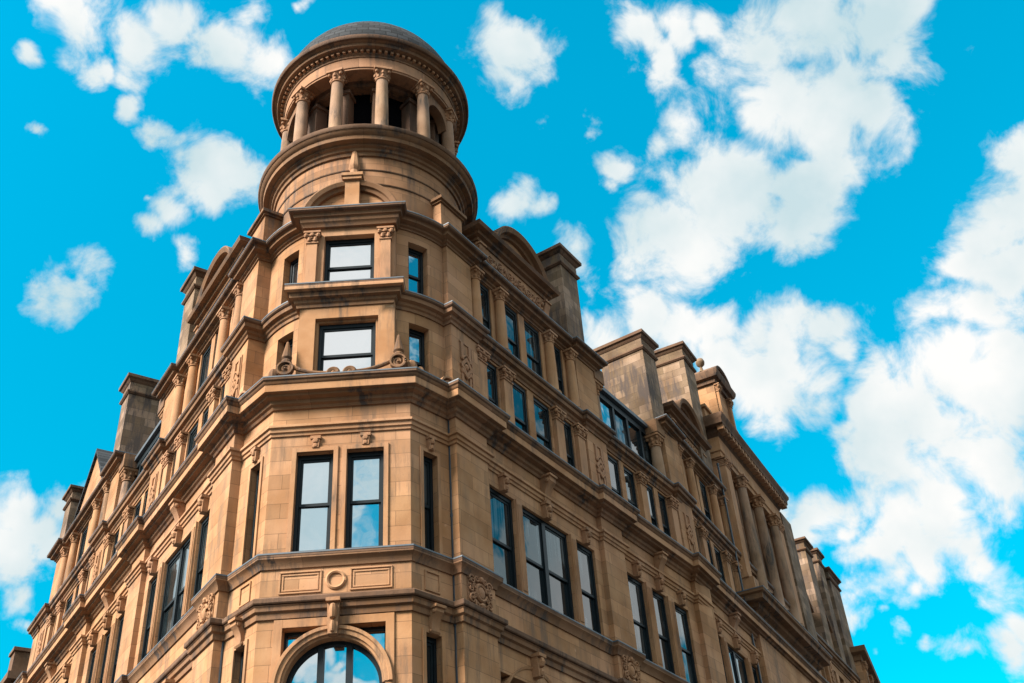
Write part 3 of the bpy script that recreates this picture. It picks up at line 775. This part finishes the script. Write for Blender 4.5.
# segmental pediment over the middle block, pedestal and obelisk
blk2 = [Vector((CX+.05-BW, 24.6)), Vector((CX+.05-BW, 24.0)), Vector((CX+.05+BW, 24.0)), Vector((CX+.05+BW, 24.6))]
moulding('pediment_cornice', blk2, [(-.03, 23.86), (.05, 23.86), (.08, 23.98), (.12, 24.02), (.14, 24.14), (.20, 24.2), (.22, 24.42), (-.2, 24.46)], 'cornice', (.22, 24.42))
def seg_ped(F, c, w, h, z, d, thick=.3, over=.22, depth=1.2, parent=B, m1='soot_shade', m2='smooth'):
    """round-headed gable: arched hood over a plain tympanum"""
    R = (w*w/4+h*h)/(2*h); a = asin(w/2/R); ch = z+h-R
    p = obj('pediment_hood', MB().ring(F, c, ch, [(R-thick, d-.06), (R-thick, d+.08), (R-thick*.66, d+.12), (R-thick*.6, d+over*.8), (R-.05, d+over), (R, d+over-.02), (R, d-depth), (R-thick, d-depth)], pi/2-a, pi/2+a, 26), m1, parent)
    n = 20; pts = [(c+(R-thick)*cos(pi/2-a+2*a*i/n), ch+(R-thick)*sin(pi/2-a+2*a*i/n)) for i in range(n+1)]
    pts = [(pts[0][0], z)]+pts+[(pts[-1][0], z)]
    obj('tympanum', MB().prism(F, pts, d-depth+.05, d-.03), m2, parent)
    return p
seg_ped(Fb, .02, 2.95, 1.2, 24.46, -.02, .30, .24, .9, m1='cornice', m2='ashlar')
pd = MB(); pd.box(Fb, -.16, .28, -.6, .22, 24.46, 25.62); pd.box(Fb, -.20, .32, -.6, .26, 24.47, 24.6)
pd.box(Fb, -.23, .35, -.6, .30, 25.62, 25.74); pd.box(Fb, -.27, .39, -.6, .34, 25.742, 25.86)
ped = obj('pedestal', pd, 'smooth', B)
ob = MB(); ob.box(Fb, -.12, .24, -.35, .2, 25.86, 26.0)
ob.lathe((CX+.11, 24.06+.08, 26.0), [(.19, 0), (.13, .3), (.19, .42), (.17, .55), (.09, 1.15), (0, 1.28)], 8)
obj('obelisk', ob, 'carved', ped)
# volutes and cone finials sitting on the main cornice
Fv = Frame((CX, 23.78), 0)
for sx in (-1, 1):
    m = MB(); cx = CX+sx*1.52
    scroll(m, cx, 18.66, .21, 1.6, 23.80, .055, pi*.5, -sx); m.ball((cx, 23.86, 18.66), .2, .08, .2, 12)
    m.ring(Fv, sx*1.52, 18.66, [(.18, -.1), (.18, .06), (.23, .06), (.23, -.1)], 0, 2*pi, 18)
    pts = []
    for i in range(15):
        t = i/14; pts.append((CX+sx*(1.4-1.0*t), 23.82, 18.47+.30*(1-t)**2.2))
    m.tube(pts, .07, 8, .045)
    m.ring(Fv, sx*.22, 18.42, [(.07, -.08), (.07, .04), (.15, .06), (.19, .02), (.19, -.08)], 0, pi, 14); m.ball((CX+sx*.22, 23.8, 18.42), .09, .08, .09)
    m.ball((cx+sx*.34, 23.98, 18.6), .16, .16, .2, 8); m.ball((cx+sx*.55, 24.12, 18.5), .14, .14, .16, 8)
    v = obj('volute', m, 'cornice', B)
    c = MB(); c.lathe((cx, 23.9, 18.95), [(.0, -.1), (.14, -.1), (.15, .0), (.11, .06), (.15, .12), (.14, .18), (.035, .66), (.0, .7)], 10)
    obj('cone_finial', c, 'cornice', v)
for F in (SR, SL):
    x = F.len*.86 if F is SR else F.len*.14
    m = MB(); p = F.map(x, .15, 18.35); m.ring(F, x, 18.42, [(.0, .05), (.0, .3), (.17, .3), (.2, .22), (.2, .05)], 0, pi, 12); m.ring(F, x, 18.42, [(.24, .05), (.24, .33), (.30, .33), (.30, .05)], 0, pi, 12)
    obj('shell_ornament', m, 'carved', B)

# ---------------------------------------------------------------- turret
def circle(r, n=72): return [AX+Vector((cos(2*pi*i/n), sin(2*pi*i/n)))*r for i in range(n)]
RD = 3.12
dr = MB().lathe((AX.x, AX.y, 0), [(RD, 23.9), (RD, 27.3)], 72)
drum = obj('turret_drum', dr, 'turret', B)
for h in (25.75, 26.35):
    obj('drum_band', MB().sweep(circle(RD), [(-.02, h), (.02, h+.01), (.035, h+.05), (-.02, h+.06)], True), 'soot_shade', drum)
RI = RD
obj('turret_cornice', MB().sweep(circle(RI), [(-.02, 26.98), (.06, 26.98), (.08, 27.1), (.14, 27.13), (.16, 27.22), (.24, 27.26), (.24, 27.34), (.42, 27.37), (.44, 27.52), (.48, 27.54), (.57, 27.66), (.58, 27.7), (.61, 27.72), (.61, 27.84), (.3, 27.93), (-.5, 27.95)], True), 'cornice', drum)
belv = obj('belvedere_floor', MB().lathe((AX.x, AX.y, 27.9), [(0, 0.02), (3.2, .02), (3.2, .22), (0, .22)], 48), 'turret', B)
H1, H2 = 28.12, 31.30
RC = 2.93
for i in range(12):
    a = -90-15+30*i; A_ = radians(a)
    p = AX+Vector((cos(A_), sin(A_)))*RC; f = Frame(p, a+90)
    put('tcol', column(.23, H2-H1, 'weathered'), f, 0, 0, H1, B)
    # pier behind each column
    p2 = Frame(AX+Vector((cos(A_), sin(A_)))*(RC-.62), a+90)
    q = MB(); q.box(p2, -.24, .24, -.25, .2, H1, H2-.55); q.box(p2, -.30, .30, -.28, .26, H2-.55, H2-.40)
    obj('inner_pier', q, 'soot_shade', belv)  # lantern shade put into the colour: darker than the columns in front
    # arch (or lintel) between the piers
    am = radians(a+15); op_ = i in (11, 0, 1, 5, 6, 7); ro = RC-.66 if op_ else RC-.14; pm = Frame(AX+Vector((cos(am), sin(am)))*ro, a+105)
    hw = (ro+.04)*sin(radians(15))
    q = MB()
    if op_:
        q.box(pm, -hw, hw, -.22, .14, H2-.16, H2)
    else:
        n = 14; r_ = hw-.2
        pts = [(-hw, H2-.4), (-hw, H2)]+[(hw, H2), (hw, H2-.4)]+[(r_*cos(pi*k/n), H2-1.05+r_*1.25*sin(pi*k/n)) for k in range(n+1)]
        q.prism(pm, pts, -.22, .12)
    obj('inner_arch', q, 'cornice', belv)  # dark tone again carries the shade of the lantern
obj('shade_core', MB().lathe((AX.x, AX.y, H1), [(2.02, 0), (2.02, H2-H1)], 24), 'black', belv)  # black cylinder standing in for deep shade inside the lantern
obj('belvedere_ceiling', MB().lathe((AX.x, AX.y, H2), [(0, 0), (3.0, 0)], 48), 'soot_shade', belv)  # ceiling colour darkened for the shade in the openings
for rr, hh in ((RD+.62, 27.78), (3.06+.535, 32.42)):
    obj('weathered_fillet', MB().sweep(circle(rr), [(-.12, hh-.11), (-.03, hh-.11), (.0, hh-.07), (.004, hh+.05), (-.04, hh+.08), (-.3, hh+.09)], True), 'soot_shade', B)
ent = obj('entablature', MB().sweep(circle(3.06), [(-.5, 31.28), (.0, 31.28), (.0, 31.36), (.03, 31.37), (.03, 31.86), (.0, 31.9), (-.3, 31.9)], True), 'turret', B)
obj('turret_cornice', MB().sweep(circle(3.06), [(-.02, 31.84), (.06, 31.85), (.08, 31.9), (.05, 31.93), (.10, 31.97), (.10, 32.12), (.32, 32.13), (.34, 32.16), (.34, 32.26), (.38, 32.27), (.45, 32.33), (.47, 32.36), (.53, 32.44), (.2, 32.5), (-.6, 32.55)], True), 'cornice', ent)
n = 98
for i in range(n):
    a = 2*pi*i/n; f = Frame(AX+Vector((cos(a), sin(a)))*3.16, math.degrees(a)+90)
    put('dentil', lambda: [('dentil', MB().box(F0, -.05, .05, -.05, .10, 0, .105), 'carved')], f, 0, 0, 32.0, ent)
DR = 3.32
pr = []
for i in range(15):
    t = i/14*pi/2; pr.append((DR*cos(t)**1.0, 32.45+3.25*sin(t)**1.0))
dome = obj('dome', MB().lathe((AX.x, AX.y, 0), pr, 64), 'slate', B)
obj('dome_finial', MB().lathe((AX.x, AX.y, 36.0), [(.3, -.05), (.25, .1), (.1, .2), (.18, .4), (0, .6)], 12), 'lead', dome)
# pedestal gables above the first piers, beside the drum
for F in (FR, FL):
    g = MB(); g.box(F, -.05, 1.05, -1.4, tD+.02, 24.28, 25.62)
    o = obj('parapet_block', g, 'turret', B)
    g = MB(); g.box(F, -.11, 1.11, -1.46, tD+.08, 25.62, 25.69); g.box(F, -.18, 1.18, -1.5, tD+.15, 25.692, 25.81)
    obj('coping', g, 'cornice', o)

# ---------------------------------------------------------------- roofline of the two fronts
def pedimented(F, c, w, z=24.4, d=-.5, h=1.25, base=1.5):
    """attic with carved frieze, heavy cornice and segmental hood"""
    a = MB(); a.box(F, c-w/2+.25, c+w/2-.25, d-.9, d, z, z+base)
    at = obj('attic_wall', a, 'ashlar', B)
    put(('frz', round(w, 1)), frieze_panel(w-1.2, .6), F, c, d, z+base*.42, B)
    for x in (c-w/2+.35, c+w/2-.35): put('apil', bracket(.3, .62, .14), F, x, d, z+.55, B)
    b = [F.xy(c-w/2+.25, d-.9), F.xy(c-w/2+.25, d), F.xy(c+w/2-.25, d), F.xy(c+w/2-.25, d-.9)]
    if F.sg < 0: b = b[::-1]
    zz = z+base
    k = obj('attic_cornice', MB().sweep(b, [(-.05, zz-.12), (.05, zz-.12), (.07, zz), (.18, zz+.04), (.2, zz+.16), (.38, zz+.2), (.42, zz+.34), (-.2, zz+.4)]), 'cornice', at)
    obj('weathered_fillet', MB().sweep(b, [(.25, zz+.22), (.39, zz+.23), (.428, zz+.34), (-.1, zz+.41)]), 'soot_shade', at)
    seg_ped(F, c+.05*w, w*.72, h, zz+.38, d, .34, .36, .9, at, 'cornice', 'ashlar')
pedimented(FR, 4.4, 4.7); pedimented(FL, 4.5, 4.9)
pedimented(F2, 3.9, 4.3)
# left bay 3 : straight gable with a slate roof behind
g = MB(); c, z, d = 19.6, 24.3, -.30
g.prism(FL, [(c-1.9, z), (c+1.9, z), (c+1.9, z+.9), (c, z+3.0), (c-1.9, z+.9)], d-.3, d)
gb = obj('gable', g, 'ashlar', B)
g = MB()
for x in (-1, 1):
    g.prism(FL, [(c+x*2.1, z+.7), (c, z+3.05), (c, z+3.25), (c+x*2.1, z+.9)], d-4, d+.12)
obj('gable_coping', g, 'slate', gb)
g = MB(); g.prism(FL, [(c-1.9, z+.3), (c, z+2.9), (c+1.9, z+.3)], d-4, d-.3); obj('gable_roof', g, 'slate', gb)

def chimney(F, s0, s1, d0, d1, h0, h1, cap=.85, m='chimney'):
    o = obj('chimney', MB().box(F, s0, s1, d0, d1, h0, h1), m, B)
    pts = [F.xy(s0, d0), F.xy(s0, d1), F.xy(s1, d1), F.xy(s1, d0)]
    if F.sg < 0: pts = pts[::-1]
    obj('chimney_neck', MB().sweep(pts, [(-.05, h1-.02), (.04, h1-.02), (.10, h1+.05), (.10, h1+.11), (.02, h1+.12), (-.1, h1+.12)], True), 'soot_shade', o)
    obj('chimney_neck', MB().sweep(pts, [(-.05, h1+.115), (.015, h1+.115), (.015, h1+cap*.66), (-.05, h1+cap*.66)], True), m, o)
    mb = MB().sweep(pts, [(-.05, h1+cap*.65), (.03, h1+cap*.65), (.10, h1+cap*.74), (.12, h1+cap*.8), (.19, h1+cap*.84), (.20, h1+cap), (-.1, h1+cap+.05)], True)
    mb.face([F.map(s0+.05, d0+.05, h1+cap+.03), F.map(s1-.05, d0+.05, h1+cap+.03), F.map(s1-.05, d1-.05, h1+cap+.03), F.map(s0+.05, d1-.05, h1+cap+.03)])
    obj('chimney_cap', mb, 'soot_shade', o)
    return o
for F in (FR, FL):
    chimney(F, 7.75, 8.95, -2.3, -.40, 24.2, 28.35)
    if F is FR: chimney(F, 14.0, 15.15, -2.35, -.35, 24.2, 27.85)
    else: chimney(F, 14.25, 15.25, -2.2, -.03, 24.2, 27.3)
chimney(FL, 22.5, 23.6, -2.0, -.05, 24.2, 26.3, .7)
chimney(F2, 5.3, 6.7, -2.3, -.35, 24.2, 30.7)
# dormer strip of bay 2 (dark metal and glass) and the half columns at its ends
def dormer(F, s0, s1):
    m = MB(); d = -.75
    m.prism(F, [(s0, 21.4), (s1, 21.4), (s1, 21.75), (s0, 21.75)], d-.1, d)
    n = 5; w = (s1-s0)/n
    for i in range(n+1): m.box(F, max(s0, s0+i*w-.07), min(s1, s0+i*w+.07), d-.1, d+.02, 21.75, 23.75)
    m.box(F, s0, s1, d-.1, d+.03, 23.7, 24.0)
    o = obj('dormer', m, 'frame', B)
    for i in range(n): obj('pane', MB().prism(F, [(s0+i*w+.07, 21.75), (s0+i*w+w-.07, 21.75), (s0+i*w+w-.07, 23.7), (s0+i*w+.07, 23.7)], d-.08, d-.06+random.uniform(-.01, .01)), 'mirror' if i < 2 else 'glass', o)
    obj('dormer_roof', MB().prism(F, [(s0, 24.0), (s1, 24.0), (s1, 24.16), (s0, 24.16)], d-3.0, d+.16), 'lead', o)
    for x in (s0+.0, s1-.0):
        pass
    put('hcol', column(.24, 2.3, 'weathered'), F, s1-.28, -.55, 21.4, B); put('hcol', column(.24, 2.3, 'weathered'), F, s0+.28, -.55, 21.4, B)
    for x in (s0+.28, s1-.28): obj('column_entablature', MB().box(F, x-.34, x+.34, -1.0, -.2, 23.7, 24.28), 'cornice', B)
for F in (FR, FL): dormer(F, 9.1, 14.45)
dormer(FL, 22.3, 24.4) if False else None
g = MB(); g.prism(FL, [(24.2, 21.4), (25.4, 21.4), (25.4, 22.0), (24.2, 23.6)], -3, -.8); obj('mansard_roof', g, 'slate', B)

# ---------------------------------------------------------------- pavilion of the right front
pv0, pv1 = 7.3, 16.3
m = MB(); m.box(F2, pv0, pv1, -2.4, .05, 0, 19.3); m.box(F2, pv0, pv1, -2.4, -.35, 19.3, 27.3)
pav = obj('pavilion', m, 'ashlar', B)
bpath = lambda d, e=0: [F2.xy(pv0, -2.0), F2.xy(pv0, d), F2.xy(pv1, d), F2.xy(pv1, -2.0)]
obj('balcony', MB().sweep(bpath(.05), [(-.05, 18.55), (.08, 18.55), (.12, 18.7), (.3, 18.8), (.34, 18.95), (.62, 19.0), (.64, 19.22), (.74, 19.28), (.76, 19.42), (-.1, 19.46)]), 'cornice', pav)
obj('lead_flashing', MB().sweep(bpath(.05), [(-.1, 19.475), (.77, 19.435), (.775, 19.39)]), 'lead', pav)
obj('string_course', MB().sweep(bpath(.05), [(-.03, 17.8), (.08, 17.8), (.12, 17.95), (.2, 18.0), (.22, 18.15), (-.03, 18.2)]), 'cornice', pav)
cols = [pv0+.4, 9.75, 12.2, 14.65, pv1-.6]
for i, x in enumerate(cols):
    pb = MB(); pb.box(F2, x-.34, x+.34, -.36, .28, 19.45, 20.3); obj('column_pedestal', pb, 'smooth', pav)
    if i in (0, 4): put('gpil', pilaster(.7, 5.9, .42), F2, x, -.35, 20.3, B)
    else: put('gcol', column(.27, 5.9, 'weathered'), F2, x, -.03, 20.3, B)
for a, b in zip(cols, cols[1:]):
    c = (a+b)/2; w = min(1.2, b-a-.75)
    if w < .4: w = .35
    for h0, h1 in ((20.4, 22.8), (23.4, 25.6)):
        window(F2, c-w/2, c+w/2, h0, h1, -.26)
    put('hcons', bracket(.26, .3, .2), F2, c, -.35, 22.95, B)
obj('pavilion_entablature', MB().sweep(bpath(-.1), [(-.3, 26.2), (.10, 26.2), (.10, 26.45), (.16, 26.5), (.16, 27.2), (.08, 27.22), (-.4, 27.3)]), 'smooth', pav)
pc = obj('pavilion_cornice', MB().sweep(bpath(-.1), [(-.3, 27.2), (.14, 27.2), (.2, 27.36), (.24, 27.4), (.24, 27.62), (.56, 27.66), (.58, 27.9), (.66, 28.0), (.68, 28.14), (-.4, 28.2)]), 'soot_shade', B)
n = 22
for i in range(n):
    x = pv0-.25+(pv1-pv0+.5)*i/(n-1)
    put('modil', lambda: [('modillion', MB().box(F0, -.13, .13, 0, .30, 0, .25), 'carved')], F2, x, .14, 27.405, pc)
m = MB(); m.box(F2, pv0+.1, pv1-.1, -1.8, -.4, 28.15, 29.1); m.box(F2, pv0, pv1, -1.9, -.3, 29.1, 29.25); par = obj('parapet', m, 'ashlar', pav)
# attic aedicule with a ball finial
c, w = 9.95, 2.1
m = MB(); m.box(F2, c-w/2, c+w/2, -1.3, -.1, 29.2, 31.3); ae = obj('attic_aedicule', m, 'ashlar', B)
for x in (c-w/2+.2, c+w/2-.2): put('aep', pilaster(.28, 1.9, .16), F2, x, -.1, 29.25, B)
pts = [F2.xy(c-w/2, -1.3), F2.xy(c-w/2, -.1), F2.xy(c+w/2, -.1), F2.xy(c+w/2, -1.3)]
obj('aedicule_cornice', MB().sweep(pts, [(-.05, 31.2), (.12, 31.2), (.15, 31.4), (.3, 31.45), (.38, 31.65), (.4, 31.8), (-.2, 31.85)]), 'soot_shade', ae)
seg_ped(F2, c, w+.5, .75, 31.8, -.1, .25, .32, 1.3, ae, 'soot_shade', 'cornice')
p = F2.map(c-.9, -.6, 32.1)
obj('ball_finial', MB().lathe(p, [(.22, 0), (.10, .14), (.06, .34), (.10, .40), (.2, .5), (.23, .66), (.17, .82), (0, .9)], 12), 'chimney', ae)

# ---------------------------------------------------------------- the front beyond the pavilion
F3 = F2
w0 = 17.0
def simple_bay(F, s0, s1):
    n = 3; w = (s1-s0)/n
    for z0, z1, a, b, d in ((11.0, 17.7, 13.4, 16.2, rec), (17.7, 21.0, 18.4, 20.5, rec+tC)):
        ops = [(s0+i*w+.3, s0+i*w+w-.25, a, b) for i in range(n)]
        obj('wall', MB().panel(F, s0, s1, z0, z1, d, ops, .4), 'ashlar', B)
        for o in ops: window(F, *o, d-.2)
    obj('wall', MB().panel(F, s0, s1, 0, 11.0, rec), 'ashlar', B)
for a, b in ((16.3, 20.2), (21.4, 26.2)): simple_bay(F3, a, b)
for a, b in ((20.2, 21.4), (26.2, 27.6)): pier(F3, a, b, top=21.4)
obj('end_stack', MB().box(F3, 16.32, 18.1, -2.4, .12, 19.4, 27.15), 'chimney', B)
chimney(F3, 21.6, 22.9, -2.6, -.15, 21.3, 27.1, .7)
chimney(F3, 24.4, 25.5, -2.6, -.15, 21.3, 27.4, .8)
chimney(F3, 26.3, 28.6, -2.2, -.10, 21.3, 27.0, .7)
obj('mansard_roof', MB().prism(F3, [(18.4, 21.4), (26.3, 21.4), (26.3, 23.0), (18.4, 23.0)], -3, -1.1), 'slate', B)
for a, b in ((18.6, 20.6), (23.0, 24.3)):
    g = MB(); g.prism(F3, [(a, 21.4), (b, 21.4), (b, 23.2), ((a+b)/2, 24.1), (a, 23.2)], -2.4, -.4); o = obj('dormer_gable', g, 'ashlar', B)
    obj('dormer_coping', MB().prism(F3, [(a-.12, 23.15), ((a+b)/2, 24.12), (b+.12, 23.15), (b+.12, 23.4), ((a+b)/2, 24.4), (a-.12, 23.4)], -2.4, -.28), 'cornice', o)
F4 = Frame(F3.xy(27.6, 0), 69)
m = MB(); m.box(F4, 0, 12, -3, .2, 0, 23.0); ep = obj('end_pavilion', m, 'ashlar', B)
obj('pavilion_cornice', MB().sweep([F4.xy(0, -3), F4.xy(0, .2), F4.xy(12, .2), F4.xy(12, -3)], [(-.3, 22.4), (.1, 22.4), (.15, 22.7), (.45, 22.8), (.5, 23.1), (-.3, 23.2)]), 'cornice', ep)
for i in range(5): put('gpil2', pilaster(.62, 3.9, .2), F4, .6+i*2.7, .2, 18.5, B)

# rain pipes
for F, s, d, h0, h1 in ((FR, .03, -.24, 0, 17.5), (FL, .03, -.24, 0, 12.0), (F2, 6.7, -.1, 0, 25.5)):
    p = [F.map(s, d, h0+(h1-h0)*i/6) for i in range(7)]
    m = MB().tube(p, .045, 8)
    for q in p[1:]: m.lathe(q, [(.06, 0), (.06, .1)], 8)
    obj('rain_pipe', m, 'iron', B)
# flat roof and inner mass
tri = [FL.xy(0, -.8), FR.xy(0, -.8), FR.xy(14.45, -.8), F2.xy(33, -1), FL.xy(25, -6), FL.xy(25, -1)]
for z, mt in ((24.0, 'slate'),):
    m = MB(); m.face([(p.x, p.y, z) for p in tri])
    obj('roof', m, mt, B)
m = MB()
inn = [FL.xy(1.0, -1.1), FR.xy(1.0, -1.1), FR.xy(14.45, -1.1), F2.xy(33, -1.1), FL.xy(25, -6), FL.xy(25, -1.3)]
for a, b in zip(inn, inn[1:]+inn[:1]): m.face([(a.x, a.y, 0), (b.x, b.y, 0), (b.x, b.y, 23.9), (a.x, a.y, 23.9)])
obj('inner_wall', m, 'black', B)

# ---------------------------------------------------------------- neighbour at the far left, ground
FN = Frame(FL.xy(38, -1.5), -56, -1)
nb = thing('neighbour_building', FN.map(0, 0, 0), 'dark stone building with a chimney, low at the left edge behind the long front', 'building')
obj('wall', MB().box(FN, 0, 10, -6, 0, 0, 23.2), 'soot_shade', nb)
obj('parapet', MB().box(FN, -.3, 10.3, -6.3, .3, 23.2, 23.6), 'soot_shade', nb)
ch = obj('chimney', MB().box(FN, .2, 1.3, -.9, .1, 23.6, 24.9), 'soot_shade', nb)
obj('chimney_cap', MB().box(FN, .1, 1.4, -1.0, .2, 24.9, 25.1), 'soot_shade', ch)
def struct(name, mb, m):
    o = obj(name, mb, m, None); o['kind'] = 'structure'; return o
g = MB(); g.face([(-1500, -1500, -.02), (1500, -1500, -.02), (1500, 1500, -.02), (-1500, 1500, -.02)]); struct('road', g, 'asphalt')
pv = [FL.xy(60, 3.2), FL.xy(0, 3.2), FR.xy(0, 3.2), FR.xy(14.45, 3.2), F2.xy(60, 3.2), F2.xy(60, -40), FL.xy(60, -30)]
g = MB(); g.face([(p.x, p.y, .12) for p in pv])
for a, b in zip(pv, pv[1:]): g.face([(a.x, a.y, -.02), (b.x, b.y, -.02), (b.x, b.y, .12), (a.x, a.y, .12)])
struct('pavement', g, 'paving')
g = MB(); g.box(F0, -9, 7, -30+.0, 6, -.02, .12) if False else g.face([(-14, -8, .1), (14, -8, .1), (14, 4, .1), (-14, 4, .1)]); struct('pavement', g, 'paving')
